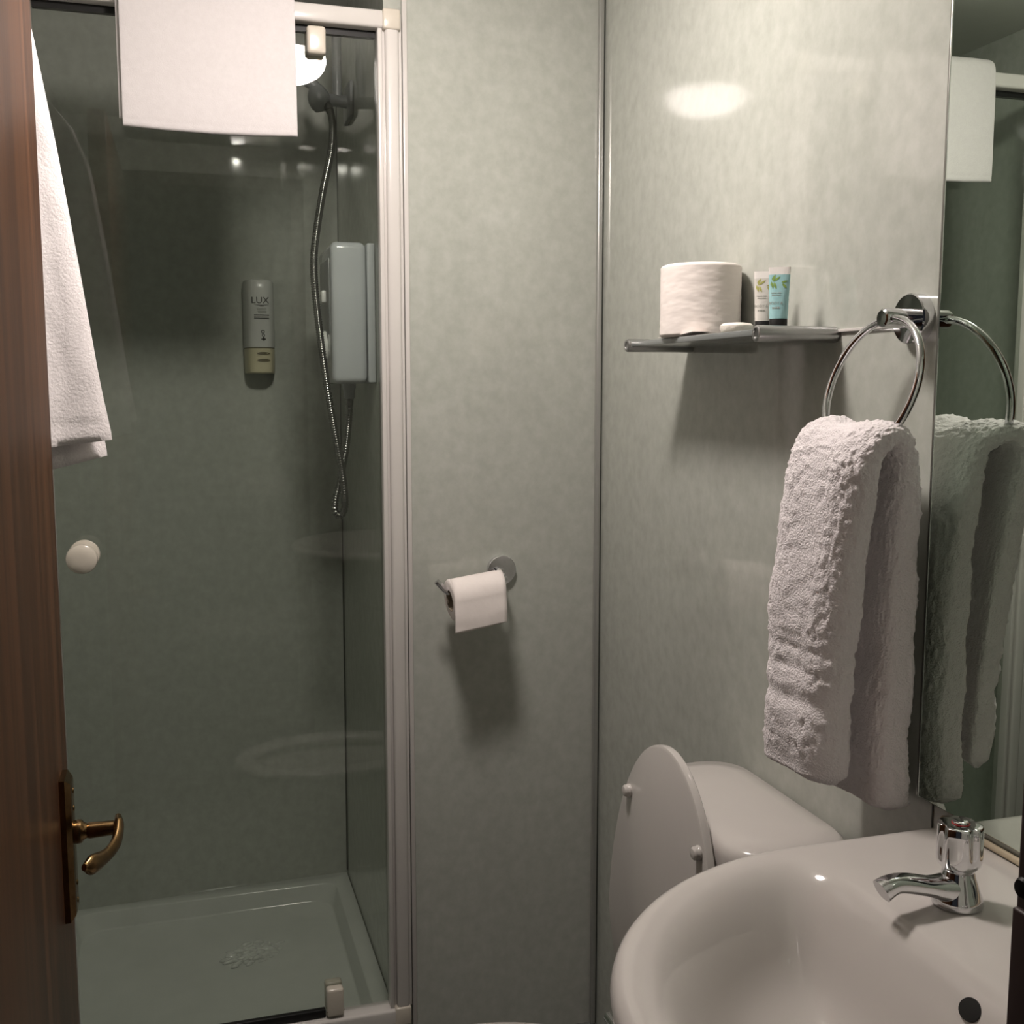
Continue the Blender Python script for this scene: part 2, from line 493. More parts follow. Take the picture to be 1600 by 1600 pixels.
# pivots
for z0, z1 in ((1.950, 1.9985), (0.123, 0.181)):
    bm = bmesh.new()
    add_box(bm, 0.2305, 0.2645, YE + 0.002, YB - 0.006, z0, z1, 0.006, 4)
    pc = bm_obj('pivot_clip', bm, 'cream', gd, ang=50)
    box('pivot_clip_back', 'cream', gd, 0.2305, 0.2645, YB - 0.0002, YB + 0.02, z0, z1, 0.005, 3)
    zl = z1 - 0.011 if z0 > 1 else z0 + 0.011
    box('cap_line', 'slot', pc, 0.2303, 0.2647, YE + 0.004, YB - 0.0064, zl, zl + 0.0008)
box('bottom_seal', 'black', gd, -0.22, 0.229, YE + 0.012, YB - 0.006, 0.1205, 0.137, 0.002, 2)
KX, KZ = -0.178, 1.064
lathe('knob', 'cream', gd, (KX, YB - 0.0056, KZ), (0, -1, 0),
      [(0, 0.0255), (0.006, 0.0265), (0.010, 0.025), (0.014, 0.016), (0.046, 0.015), (0.050, 0.0225), (0.054, 0.0255), (0.059, 0.0262), (0.064, 0.0248), (0.068, 0.019), (0.0695, 0.009), (0.07, 0)], 40)
lathe('knob', 'cream', gd, (KX, YB - 0.0004, KZ), (0, 1, 0), [(0, 0.02), (0.005, 0.02), (0.008, 0.016), (0.02, 0.02), (0.026, 0.018), (0.03, 0)], 32)

# ================================================================== SHOWER TRAY
tray = thing('shower_tray', (0.02, 2.4, 0.0), 'low white acrylic shower tray with a sloped rim', 'shower tray')
def rrect(cx, cy, hx, hy, r, z, n=8):
    pts = []
    for qx, qy, a0 in ((1, 1, 0), (-1, 1, 90), (-1, -1, 180), (1, -1, 270)):
        for k in range(n + 1):
            a = R(a0 + 90 * k / n)
            pts.append(Vector((cx + qx * (hx - r) + r * math.cos(a), cy + qy * (hy - r) + r * math.sin(a), z)))
    return pts
tcx, tcy = (XL + XS) / 2, (YB - 0.045 + YS) / 2
thx, thy = (XS - XL) / 2 - 0.0005, (YS - YB + 0.045) / 2 - 0.0005
bm = bmesh.new()
rings = [rrect(tcx, tcy, thx, thy, 0.004, 0.0), rrect(tcx, tcy, thx, thy, 0.004, 0.080), rrect(tcx, tcy, thx - 0.004, thy - 0.004, 0.006, 0.0845)]
e0x, e0y = thx - 0.036, thy - 0.05
for k in range(6):          # rounded lip
    a = R(70 * k / 5)
    rings.append(rrect(tcx, tcy, e0x - 0.004 * math.sin(a), e0y - 0.004 * math.sin(a), 0.035, 0.0845 - 0.004 * (1 - math.cos(a))))
lx, ly, lz = e0x - 0.004 * math.sin(R(70)), e0y - 0.004 * math.sin(R(70)), 0.0845 - 0.004 * (1 - math.cos(R(70)))
fx, fy, fz = lx - 0.013, ly - 0.013, lz - 0.0330
for k in range(7):          # rounded foot
    a = R(70 - 70 * k / 6)
    d = 0.006 * (math.sin(R(70)) - math.sin(a))
    rings.append(rrect(tcx, tcy, fx - d, fy - d, 0.055, fz - 0.006 * (math.cos(a) - math.cos(R(70)))))
ex, ey, ez = fx - 0.006 * math.sin(R(70)), fy - 0.006 * math.sin(R(70)), fz - 0.006 * (1 - math.cos(R(70)))
add_loft(bm, rings, True, False)
bm_obj('rim', bm, 'acrylic', tray, ang=60)
bm = bmesh.new()
rr = [rrect(tcx, tcy, ex * k, ey * k, 0.055 * k, ez - 0.004 * (1 - k)) for k in (1.0, 0.97, 0.75, 0.5, 0.25, 0.08)]
add_loft(bm, rr, False, True)
bm_obj('tray_floor', bm, 'acrylic_wet', tray, ang=45)
dr = lathe('drain', 'chrome', tray, (XL + 0.1, 2.19, ez - 0.0035), (0, 0, 1), [(0, 0.042), (0.002, 0.042), (0.004, 0.036), (0.005, 0.01), (0.005, 0)], 32)

# water drops added to glint on the tray floor: too many to count, one object
bm = bmesh.new()
rd = random.Random(11)
for _ in range(80):
    a_, q_ = rd.uniform(0, 2 * PI), math.sqrt(rd.random())
    dx, dy = 0.068 * q_ * math.cos(a_), 0.050 * q_ * math.sin(a_)
    dy += 0.25 * dx
    r0 = rd.uniform(0.003, 0.0095) * (1.25 - 0.6 * q_)
    rot, asp = rd.uniform(-0.5, 0.5), rd.uniform(1.2, 2.6)
    rg = []
    for e in (0, 25, 45, 62, 78, 86):
        rr_, zz_ = r0 * math.cos(R(e)), r0 * 0.85 * math.sin(R(e))
        rg.append([Vector((0.112 + dx + rr_ * (asp * math.cos(rot) * math.cos(2 * PI * j / 14) - math.sin(rot) * math.sin(2 * PI * j / 14)),
                           2.47 + dy + rr_ * (asp * math.sin(rot) * math.cos(2 * PI * j / 14) + math.cos(rot) * math.sin(2 * PI * j / 14)), ez - 0.0022 + zz_)) for j in range(14)])
    add_loft(bm, rg, False, True)
wat = bm_obj('glint_drops', bm, 'water', None, ang=80)
tag(wat, 'drops of water added for a glint on the shower tray floor', 'water', kind='stuff')

# ================================================================== ELECTRIC SHOWER UNIT
UY0, UY1, UZ0, UZ1 = 2.185, 2.385, 1.366, 1.646
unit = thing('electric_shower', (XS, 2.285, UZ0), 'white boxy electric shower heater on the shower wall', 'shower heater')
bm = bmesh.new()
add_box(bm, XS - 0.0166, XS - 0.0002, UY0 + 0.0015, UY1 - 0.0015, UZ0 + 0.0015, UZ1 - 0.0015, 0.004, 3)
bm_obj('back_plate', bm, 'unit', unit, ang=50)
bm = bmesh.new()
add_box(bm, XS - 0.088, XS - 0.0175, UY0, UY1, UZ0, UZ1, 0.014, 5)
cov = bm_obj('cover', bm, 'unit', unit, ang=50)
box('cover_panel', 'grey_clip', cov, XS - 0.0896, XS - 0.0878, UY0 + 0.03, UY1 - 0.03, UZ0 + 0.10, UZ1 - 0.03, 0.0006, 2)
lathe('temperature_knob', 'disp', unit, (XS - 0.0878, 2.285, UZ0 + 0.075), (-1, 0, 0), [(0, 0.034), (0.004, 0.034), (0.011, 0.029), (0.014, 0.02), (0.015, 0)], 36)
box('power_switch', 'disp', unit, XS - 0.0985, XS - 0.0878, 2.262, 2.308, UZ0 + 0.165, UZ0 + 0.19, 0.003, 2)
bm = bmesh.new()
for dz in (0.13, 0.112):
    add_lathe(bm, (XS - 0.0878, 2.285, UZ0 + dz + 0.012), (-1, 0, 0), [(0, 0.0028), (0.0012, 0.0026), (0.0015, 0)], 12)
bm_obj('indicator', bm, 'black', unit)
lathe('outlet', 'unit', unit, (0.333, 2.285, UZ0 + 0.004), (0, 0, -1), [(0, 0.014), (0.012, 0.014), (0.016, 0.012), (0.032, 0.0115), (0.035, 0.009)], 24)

# hose: ribbed metal spiral
hp_ = [(0.333, 2.285, 1.333), (0.332, 2.285, 1.30), (0.324, 2.28, 1.235), (0.309, 2.272, 1.165), (0.2975, 2.265, 1.125), (0.2955, 2.26, 1.103),
       (0.3040, 2.255, 1.0925), (0.313, 2.25, 1.103), (0.3150, 2.247, 1.13), (0.309, 2.245, 1.19), (0.295, 2.24, 1.27), (0.277, 2.235, 1.39),
       (0.263, 2.24, 1.53), (0.262, 2.26, 1.61), (0.273, 2.29, 1.68), (0.293, 2.33, 1.77), (0.315, 2.37, 1.85), (0.324, 2.40, 1.905), (0.325, 2.43, 1.945), (0.320, 2.45, 1.968)]
path = catmull(hp_, 9)
# resample evenly for ribs
dense = []
for a, b in zip(path[:-1], path[1:]):
    n = max(1, int((b - a).length / 0.0012))
    for k in range(n):
        dense.append(a.lerp(b, k / n))
dense.append(path[-1])
hose = thing('shower_hose', (0.30, 2.26, 1.094), 'ribbed metal shower hose hanging in a long loop', 'shower hose')
tube('hose_tube', 'hose', hose, dense, [0.0079 if (i // 2) % 2 else 0.0066 for i in range(len(dense))], 12, 60)
tube('end_nut', 'hose', hose, [dense[0] + Vector((0, 0, 0.012)), dense[0], dense[8]], [0.009, 0.009, 0.0085], 14)
tube('end_nut', 'hose', hose, [dense[-16], dense[-8], dense[-1]], [0.0088, 0.0095, 0.0095], 14)

# handset in its wall holder
hs = thing('shower_handset', (0.30, 2.46, 1.95), 'grey plastic hand shower clipped in its wall holder', 'hand shower')
box('wall_plate', 'grey_clip', hs, XS - 0.009, XS - 0.0002, 2.43, 2.53, 1.945, 2.02, 0.003, 3)
tube('holder_arm', 'grey_clip', hs, [(XS - 0.006, 2.48, 1.985), (0.345, 2.476, 1.985), (0.322, 2.468, 1.985)], [0.014, 0.012, 0.014], 18)
lathe('holder_ball', 'grey_clip', hs, (0.31, 2.462, 1.958), (-0.25, -0.1, 0.96), [(0, 0.013), (0.008, 0.02), (0.02, 0.0235), (0.034, 0.0235), (0.046, 0.018), (0.052, 0.013)], 28)
hh = catmull([(0.322, 2.455, 1.962), (0.300, 2.462, 2.005), (0.270, 2.465, 2.024), (0.225, 2.466, 2.046), (0.185, 2.466, 2.064)], 5)
tube('handle', 'grey_clip', hs, hh, [lerp(0.0105, 0.0155, i / (len(hh) - 1)) for i in range(len(hh))], 18)
hd = lathe('spray_head', 'grey_clip', hs, (0.165, 2.466, 2.086), (-0.45, 0, -0.89), [(0, 0.012), (0.006, 0.028), (0.016, 0.036), (0.024, 0.037), (0.028, 0.035), (0.0285, 0)], 32)
tube('riser_rail', 'grey_clip', hs, [(0.349, 2.50, 1.99), (0.349, 2.50, 2.15)], 0.0105, 18)

# ================================================================== SOAP DISPENSER
SX, SD, SHW = 0.179, 0.072, 0.0365
SYB = ysb(SX - SHW) - 0.028
disp = thing('soap_dispenser', (SX, SYB, 1.39), 'white pump soap dispenser with cream base on the shower wall', 'soap dispenser')
def dsec(z, k=1.0, n=28):
    pts = []
    for i in range(n + 1):
        a = PI * i / n
        pts.append(Vector((SX - SHW * k * sgnpow(math.cos(a), 0.62), SYB - SD * k * abs(math.sin(a)) ** 0.75, z)))
    return pts
def dfront(dx, off=0.0):
    c = min(1, abs(dx) / SHW) ** (1 / 0.62)
    s = math.sqrt(max(0, 1 - c * c))
    return SYB - SD * s ** 0.75 - off
bm = bmesh.new()
add_loft(bm, [dsec(z, k) for z, k in ((1.392, 0.93), (1.395, 0.97), (1.44, 0.99), (1.4505, 0.99))])
dl = bm_obj('pump_base', bm, 'disp_cream', disp)
tag(dl, label='cream lower part of the dispenser with two oval slots')
bm = bmesh.new()
add_loft(bm, [dsec(z, k) for z, k in ((1.4525, 0.985), (1.455, 1.0), (1.59, 1.0), (1.604, 0.985), (1.609, 0.95), (1.611, 0.88))])
db = bm_obj('bottle', bm, 'disp', disp)
bm = bmesh.new()
add_loft(bm, [dsec(z, 0.965) for z in (1.4500, 1.4530)])
bm_obj('joint', bm, 'slot', disp)
def wrap_text(s, size, x, z, m, parent, nm, sx=1.0):
    me = text_mesh(s, size)
    for v in me.vertices:
        dx = v.co.x * sx + x
        v.co = Vector((SX + dx, dfront(dx, 0.0005), z + v.co.y))
    return finish(nm, me, m, parent, False)
def wrap_patch(x0, x1, z0, z1, m, parent, nm, ell=False, off=0.0006):
    bm = bmesh.new()
    n = 14
    if ell:
        cx, cz, hx, hz = (x0 + x1) / 2, (z0 + z1) / 2, (x1 - x0) / 2, (z1 - z0) / 2
        pts = [(cx + hx * math.cos(2 * PI * i / 28), cz + hz * math.sin(2 * PI * i / 28)) for i in range(28)]
        c = bm.verts.new((SX + cx, dfront(cx, off), cz))
        vs = [bm.verts.new((SX + px, dfront(px, off), pz)) for px, pz in pts]
        for i in range(28): bm.faces.new((c, vs[i], vs[(i + 1) % 28]))
    else:
        a = [bm.verts.new((SX + lerp(x0, x1, i / n), dfront(lerp(x0, x1, i / n), off), z0)) for i in range(n + 1)]
        b = [bm.verts.new((SX + lerp(x0, x1, i / n), dfront(lerp(x0, x1, i / n), off), z1)) for i in range(n + 1)]
        for i in range(n): bm.faces.new((a[i], a[i + 1], b[i + 1], b[i]))
    return bm_obj(nm, bm, m, parent, False)
lo = wrap_text('LUX', 0.0215, 0.0005, 1.5615, 'ink', db, 'lettering', 1.02)
tag(lo, label='dark LUX lettering')
bm = bmesh.new()   # swash under the letters
n = 16
top = [(lerp(-0.0145, 0.021, i / n), 1.5525 - 0.0012 * math.sin(PI * i / n)) for i in range(n + 1)]
va = [bm.verts.new((SX + x, dfront(x, 0.0006), z)) for x, z in top]
vb = [bm.verts.new((SX + x, dfront(x, 0.0006), z - 0.0005 - 0.0012 * math.sin(PI * i / n))) for i, (x, z) in enumerate(top)]
for i in range(n): bm.faces.new((va[i], va[i + 1], vb[i + 1], vb[i]))
bm_obj('underline', bm, 'ink', db, False)
wrap_patch(-0.001, 0.0085, 1.5475, 1.5495, 'ink_grey', db, 'print_line')
for k in range(4):
    wrap_patch(-0.008 + 0.001 * k, 0.0145, 1.5445 - 0.0035 * k - 0.0016, 1.5445 - 0.0035 * k, 'ink_grey', db, 'print_line')
wrap_patch(-0.0145, 0.0205, 1.5265, 1.5290, 'ink', db, 'print_line')
wrap_patch(-0.0145, 0.0205, 1.5225, 1.5245, 'ink_grey', db, 'print_line')
wrap_patch(-0.0145, 0.0205, 1.5195, 1.5212, 'ink', db, 'print_line')
# little bottle pictogram
bm = bmesh.new()
for cx, cz, r0 in ((0.005, 1.489, 0.0042), (0.006, 1.4805, 0.0036)):
    o_ = [(cx + r0 * math.cos(2 * PI * i / 18), cz + r0 * math.sin(2 * PI * i / 18)) for i in range(18)]
    i_ = [(cx + 0.65 * r0 * math.cos(2 * PI * i / 18), cz + 0.65 * r0 * math.sin(2 * PI * i / 18)) for i in range(18)]
    vo = [bm.verts.new((SX + x, dfront(x, 0.0006), z)) for x, z in o_]
    vi = [bm.verts.new((SX + x, dfront(x, 0.0006), z)) for x, z in i_]
    for i in range(18):
        j = (i + 1) % 18
        bm.faces.new((vo[i], vo[j], vi[j], vi[i]))
bm_obj('pictogram', bm, 'ink', db, False)
wrap_patch(0.001, 0.0115, 1.4705, 1.4735, 'ink', db, 'print_line')
wrap_patch(0.0045, 0.0085, 1.4685, 1.4765, 'ink', db, 'print_line')
for z in (1.4385, 1.4225):
    wrap_patch(-0.0095, 0.021, z - 0.0032, z + 0.0032, 'slot', dl, 'slot', True, 0.0004)

# ================================================================== TOILET
TY = 1.317
toi = thing('toilet', (0.45, TY, 0.0), 'white close-coupled toilet with its lid raised', 'toilet')
def seat_out(k, z, n=64, cx=0.345, a=0.25, b=0.168):
    """seat outline in plan; k shrinks it"""
    pts = []
    for i in range(n):
        t = 2 * PI * i / n
        c, s = math.cos(t), math.sin(t)
        ax = a - k
        x = sgnpow(c, 0.92) * ax
        y = sgnpow(s, 0.92) * (b - k)
        if c > 0: y = sgnpow(s, 0.72) * (b - k) * (1 - 0.30 * c * c)
        pts.append(Vector((cx + x, TY + y, z)))
    return pts
bm = bmesh.new()
rings = [seat_out(k, z, cx=c) for k, z, c in ((0.055, 0.0, 0.40), (0.055, 0.03, 0.40), (0.068, 0.10, 0.40), (0.06, 0.18, 0.385), (0.035, 0.27, 0.362), (0.012, 0.34, 0.348), (0.006, 0.37, 0.346), (0.008, 0.384, 0.346), (0.014, 0.3865, 0.346),
         (0.045, 0.3865, 0.346), (0.055, 0.378, 0.346), (0.07, 0.32, 0.35), (0.10, 0.24, 0.36), (0.135, 0.2, 0.37))]
add_loft(bm, rings)
bm_obj('pan', bm, 'ceramic', toi, ang=50)
bm = bmesh.new()
rings = [seat_out(k, z) for k, z in ((0.004, 0.389), (0.0, 0.394), (0.0, 0.402), (0.004, 0.4085), (0.016, 0.4115), (0.04, 0.4105), (0.053, 0.4055), (0.056, 0.398), (0.053, 0.389))]
vr = add_loft(bm, rings, False, False)
a, b = vr[-1], vr[0]
for i in range(len(a)):
    j = (i + 1) % len(a)
    bm.faces.new((a[i], a[j], b[j], b[i]))
bm_obj('seat', bm, 'seat', toi, ang=60)
# raised lid, a slab in the y-z plane leaning slightly back
LZ0 = 0.414
def lid_pt(y, h, d):
    return Vector((0.598 + 0.02 * h / 0.45 + d, TY + y, LZ0 + h))
def lid_out(k, d, n=72):
    pts = []
    H, W = 0.452, 0.1715
    for i in range(n):
        t = 2 * PI * i / n
        c, s = math.cos(t), math.sin(t)
        h = H * 0.385 + (s * (H * 0.615 - k) if s > 0 else s * (H * 0.385 - k))
        y = sgnpow(c, 0.95) * (W - k)
        if s < 0: y *= 1 - 0.27 * s * s
        if s > 0: y = sgnpow(c, 1.0) * (W - k)
        pts.append(lid_pt(y, h, d))
    return pts
bm = bmesh.new()
add_loft(bm, [lid_out(k, d) for k, d in ((0.004, 0.0), (0.0005, 0.002), (0.0, 0.006), (0.001, 0.012), (0.006, 0.0155), (0.03, 0.018))])
lid = bm_obj('lid', bm, 'seat', toi, ang=35)
for yy in (0.112, -0.115):
    lathe('bumper', 'seat', lid, lid_pt(yy, 0.352, 0.0004), (-1, 0, 0.04), [(0, 0.0095), (0.003, 0.0098), (0.0045, 0.0088), (0.008, 0.0088), (0.0105, 0.0065), (0.0118, 0)], 20)
for yy in (0.078, -0.078):
    tube('hinge', 'chrome', toi, [(0.585, TY + yy - 0.02, 0.413), (0.585, TY + yy + 0.035, 0.413)], 0.0085, 16)
    box('hinge_foot', 'chrome', toi, 0.577, 0.597, TY + yy - 0.012, TY + yy + 0.012, 0.386, 0.413, 0.003, 2)
# cistern
def cis(hx, hy, z, r, cx=0.713, n=10):
    return rrect(cx, TY - 0.022, hx, hy + 0.022, r, z, n)
bm = bmesh.new()
add_loft(bm, [cis(0.05, 0.11, 0.375, 0.03, 0.752), cis(0.07, 0.125, 0.42, 0.035, 0.733), cis(0.082, 0.138, 0.5, 0.04, 0.722), cis(0.086, 0.145, 0.70, 0.045, 0.7185), cis(0.086, 0.147, 0.742, 0.048, 0.7185)])
bm_obj('cistern', bm, 'ceramic', toi, ang=50)
bm = bmesh.new()
add_loft(bm, [cis(0.0865, 0.149, 0.744, 0.055, 0.7185), cis(0.087, 0.152, 0.752, 0.06, 0.7185), cis(0.087, 0.152, 0.770, 0.06, 0.7185), cis(0.0845, 0.1495, 0.780, 0.06, 0.7185), cis(0.077, 0.142, 0.7865, 0.055, 0.7185), cis(0.05, 0.11, 0.7905, 0.04, 0.7185), cis(0.01, 0.05, 0.7915, 0.009, 0.7185)])
bm_obj('cistern_lid', bm, 'ceramic', toi, ang=50)
bm = bmesh.new()
add_loft(bm, [rrect(0.66, TY, 0.06, 0.10, 0.03, z) for z in (0.25, 0.3, 0.384)])
bm_obj('pan_shelf', bm, 'ceramic', toi, ang=50)

# ================================================================== WASHBASIN
BY, BZ = 0.692, 0.873
bas = thing('washbasin', (XC, BY, 0.0), 'white ceramic washbasin with rounded front below the mirror', 'washbasin')
CU, CV = 0.30, 0.0
def ray_shape(f, ang):
    """largest t so that f(u,v) <= 0 along the ray from the basin centre"""
    lo_, hi_ = 0.0, 0.7
    cu, sv = math.cos(ang), math.sin(ang)
    for _ in range(40):
        m_ = (lo_ + hi_) / 2
        if f(CU + cu * m_, CV + sv * m_) <= 0: lo_ = m_
        else: hi_ = m_
    return lo_
def f_out(ins, front=0.5):
    A = 0.29 - ins; Fr = front - 0.19 - ins; rc = 0.03
    def f(u, v):
        if u > 0.19:
            return ((u - 0.19) / Fr) ** 2 + (v / A) ** 2 - 1
        if u < 0.0005 + ins * 0.4: return 1
        return abs(v) / A - 1
    return f
def f_in(ins):
    A = 0.262 - ins; F0 = 0.180 + 0.7 * ins; Fr = 0.474 - ins
    def f(u, v):
        ell = (max(u - 0.19, 0.0) / (Fr - 0.19)) ** 2 + (v / A) ** 2
        back = max(0.0, (0.33 - u) / (0.33 - F0))
        return ell ** 3 + back ** 6 - 1
    return f
NB = 160
angs = [2 * PI * i / NB for i in range(NB)]
def ring_of(f, z):
    out = []
    for a in angs:
        t = ray_shape(f, a)
        u, v = CU + math.cos(a) * t, CV + math.sin(a) * t
        out.append(Vector((XC - 0.0005 - u, BY + v, z)))
    return out
def mixr(ra, rb, k, z):
    return [Vector((lerp(p.x, q.x, k), lerp(p.y, q.y, k), z)) for p, q in zip(ra, rb)]
bm = bmesh.new()
o0 = ring_of(f_out(0.0), BZ)
def shrink(r, k, z, ku=0.10):
    c = Vector((XC - ku, BY, 0))
    return [Vector((lerp(p.x, c.x, k), lerp(p.y, c.y, k), z)) for p in r]
i0 = ring_of(f_in(0.0), BZ)
irg = [shrink(o0, 0.62, 0.655), shrink(o0, 0.42, 0.69), shrink(o0, 0.2, 0.75), shrink(o0, 0.075, 0.805), shrink(o0, 0.018, 0.838),
       shrink(o0, 0.002, 0.85), ring_of(f_out(0.0), 0.8585), ring_of(f_out(0.002), 0.865), ring_of(f_out(0.006), 0.870), ring_of(f_out(0.012), 0.8728), ring_of(f_out(0.018), BZ)]
op = irg[-1]
irg += [mixr(op, i0, 0.5, BZ - 0.0004), ring_of(f_in(0.001), BZ - 0.0016), ring_of(f_in(0.006), BZ - 0.0033), ring_of(f_in(0.012), BZ - 0.0064), ring_of(f_in(0.019), BZ - 0.0115), ring_of(f_in(0.027), BZ - 0.0195),
        ring_of(f_in(0.036), BZ - 0.031), ring_of(f_in(0.046), BZ - 0.046), ring_of(f_in(0.056), BZ - 0.064), ring_of(f_in(0.066), BZ - 0.082)]
f36 = ring_of(f_in(0.066), 0)
def sh2(k, z):
    c = Vector((XC - 0.30, BY, 0))
    return [Vector((lerp(p.x, c.x, k), lerp(p.y, c.y, k), z)) for p in f36]
irg += [sh2(0.1, BZ - 0.097), sh2(0.26, BZ - 0.112), sh2(0.48, BZ - 0.122), sh2(0.7, BZ - 0.128), sh2(0.86, BZ - 0.131)]
add_loft(bm, irg)
bowl = bm_obj('bowl', bm, 'ceramic', bas, ang=60)
# overflow hole on the back wall of the bowl
nv = Vector((-0.80, 0, 0.6)).normalized()
oc = Vector((XC - 0.2015, BY + 0.002, BZ - 0.0235))
bm = bmesh.new()
uu = Vector((0, 1, 0)); ww = nv.cross(uu)
rg = []
for d_, k_ in ((-0.004, 1.0), (0.0010, 1.0), (0.0011, 0.9)):
    rg.append([oc + nv * d_ + (uu * math.cos(2 * PI * i / 28) * 0.0115 + ww * math.sin(2 * PI * i / 28) * 0.0095) * k_ for i in range(28)])
add_loft(bm, rg)
bm_obj('overflow_hole', bm, 'black', bas, ang=50)
lathe('waste', 'chrome', bas, (XC - 0.30, BY, BZ - 0.1325), (0, 0, 1), [(0, 0.03), (0.002, 0.031), (0.004, 0.028), (0.0045, 0.02), (0.003, 0.018), (0.003, 0)], 32)
bm = bmesh.new()
def ped(rx, ry, z):
    return [Vector((XC - 0.13 + rx * math.cos(2 * PI * i / 36), BY + ry * math.sin(2 * PI * i / 36), z)) for i in range(36)]
add_loft(bm, [ped(0.105, 0.10, 0.0), ped(0.105, 0.10, 0.02), ped(0.085, 0.08, 0.08), ped(0.08, 0.075, 0.35), ped(0.09, 0.09, 0.56), ped(0.11, 0.115, 0.66)])
bm_obj('pedestal', bm, 'ceramic', bas, ang=50)
box('sealant_bead', 'sealant', bas, XC - 0.006, XC - 0.0003, BY - 0.285, 0.982, BZ, BZ + 0.0075, 0.002, 2)

def make_tap(tx, ty, label):
    tp = thing('basin_tap', (tx, ty, BZ), label, 'tap', 'pillar taps on the washbasin')
    z = BZ + 0.0002
    lathe('tap_body', 'chrome', tp, (tx, ty, z), (0, 0, 1), [(0, 0.0235), (0.003, 0.0238), (0.008, 0.0225), (0.014, 0.020), (0.022, 0.0175), (0.028, 0.0155), (0.033, 0.0145), (0.036, 0.0165), (0.038, 0.0165)], 40)
    sp = catmull([(tx - 0.004, ty, z + 0.0150), (tx - 0.022, ty, z + 0.0180), (tx - 0.040, ty, z + 0.0225), (tx - 0.056, ty, z + 0.0265), (tx - 0.068, ty, z + 0.0280), (tx - 0.0765, ty, z + 0.0265), (tx - 0.0845, ty, z + 0.0228)], 6)
    bm = bmesh.new()
    rings = []
    k = len(sp)
    for i, p in enumerate(sp):
        t = i / (k - 1)
        d = (sp[min(i + 1, k - 1)] - sp[max(i - 1, 0)]).normalized()
        s_ = Vector((0, 1, 0)); u_ = s_.cross(d).normalized()
        wy = curve1([0, 0.3, 0.7, 1], [0.0165, 0.0118, 0.0100, 0.0105], t)
        wz = curve1([0, 0.3, 0.7, 1], [0.0135, 0.0088, 0.0086, 0.0105], t)
        rings.append([p + s_ * sgnpow(math.cos(2 * PI * j / 28), 0.8) * wy + u_ * sgnpow(math.sin(2 * PI * j / 28), 0.8) * wz for j in range(28)])
    add_loft(bm, rings)
    bm_obj('spout', bm, 'chrome', tp, ang=50)
    def lob(r, zz, amp, n=96):
        pts = []
        for i in range(n):
            a = 2 * PI * i / n + 0.35
            q = math.cos(4 * a)
            rad = r * (1 - amp * (max(0, q) ** 3))
            pts.append(Vector((tx + rad * math.cos(a), ty + rad * math.sin(a), zz)))
        return pts
    bm = bmesh.new()
    add_loft(bm, [lob(0.0165, z + 0.0360, 0.02), lob(0.0196, z + 0.0395, 0.05), lob(0.0208, z + 0.0440, 0.10), lob(0.0210, z + 0.0500, 0.14), lob(0.0208, z + 0.0660, 0.17), lob(0.0206, z + 0.0755, 0.18), lob(0.0200, z + 0.0772, 0.18), lob(0.0192, z + 0.0778, 0.17), lob(0.012, z + 0.0782, 0.05), lob(0.004, z + 0.0783, 0.0)])
    hd_ = bm_obj('tap_head', bm, 'chrome', tp, ang=40)
    lathe('index_cap', 'chrome', hd_, (tx, ty, z + 0.0783), (0, 0, 1), [(0, 0.0075), (0.0018, 0.0075), (0.0028, 0.006), (0.003, 0)], 24)
    lathe('colour_ring', 'red', hd_, (tx, ty, z + 0.0781), (0, 0, 1), [(0, 0.0084), (0.0006, 0.0084), (0.0007, 0.0076)], 24)
    return tp
make_tap(0.688, 0.815, 'chrome pillar tap with lobed head on the washbasin ledge')
make_tap(0.688, BY - 0.123, 'chrome pillar tap behind the dark door jamb at the right')

# ================================================================== MIRROR
mir = thing('wall_mirror', (XC, 0.72, 0.888), 'large frameless wall mirror above the washbasin', 'mirror')
MX = XC - 0.0062
box('glass_edge', 'mirror_edge', mir, MX + 0.0009, XC - 0.0004, 0.394, 1.0225, 0.888, 2.02, 0.0004, 2)
bm = bmesh.new()
v = [bm.verts.new(p) for p in ((MX, 0.3955, 0.8895), (MX, 1.0195, 0.8895), (MX, 1.0195, 2.0185), (MX, 0.3955, 2.0185))]
w = [bm.verts.new(p) for p in ((MX + 0.0008, 0.3945, 0.8885), (MX + 0.0008, 1.0215, 0.8885), (MX + 0.0008, 1.0215, 2.0195), (MX + 0.0008, 0.3945, 2.0195))]
bm.faces.new(v)
for i in range(4): bm.faces.new((v[i], v[(i + 1) % 4], w[(i + 1) % 4], w[i]))
bm.faces.new(list(reversed(w)))
bm_obj('pane', bm, 'mirror', mir, False)
box('edge_strip', 'edge_metal', mir, MX + 0.0012, XC - 0.0004, 1.0225, 1.0262, 0.888, 2.02, 0.0008, 2)

# ================================================================== SHELF AND WHAT STANDS ON IT
SHZ = 1.4325   # top of the plate
sh = thing('wall_shelf', (XC, 1.43, 1.42), 'narrow grey shelf on two round steel brackets', 'shelf')
box('plate', 'shelf', sh, 0.694, XC - 0.001, 1.232, 1.637, SHZ - 0.0085, SHZ, 0.001, 2)
for yy in (1.2265, 1.642):
    bm = bmesh.new()
    add_lathe(bm, (XC - 0.0005, yy, SHZ - 0.006), (-1, 0, 0), [(0, 0.0095), (0.003, 0.0105), (0.114, 0.0105), (0.1155, 0.010), (0.1165, 0.0085), (0.1165, 0.0065), (0.1150, 0.006), (0.115, 0)], 28)
    bm_obj('bracket', bm, 'satin', sh)
box('back_strip', 'frame', sh, XC - 0.004, XC - 0.0005, 1.098, 1.235, SHZ - 0.0035, SHZ + 0.0005, 0.0006, 2)  # thin white strip along the wall, beyond the near bracket

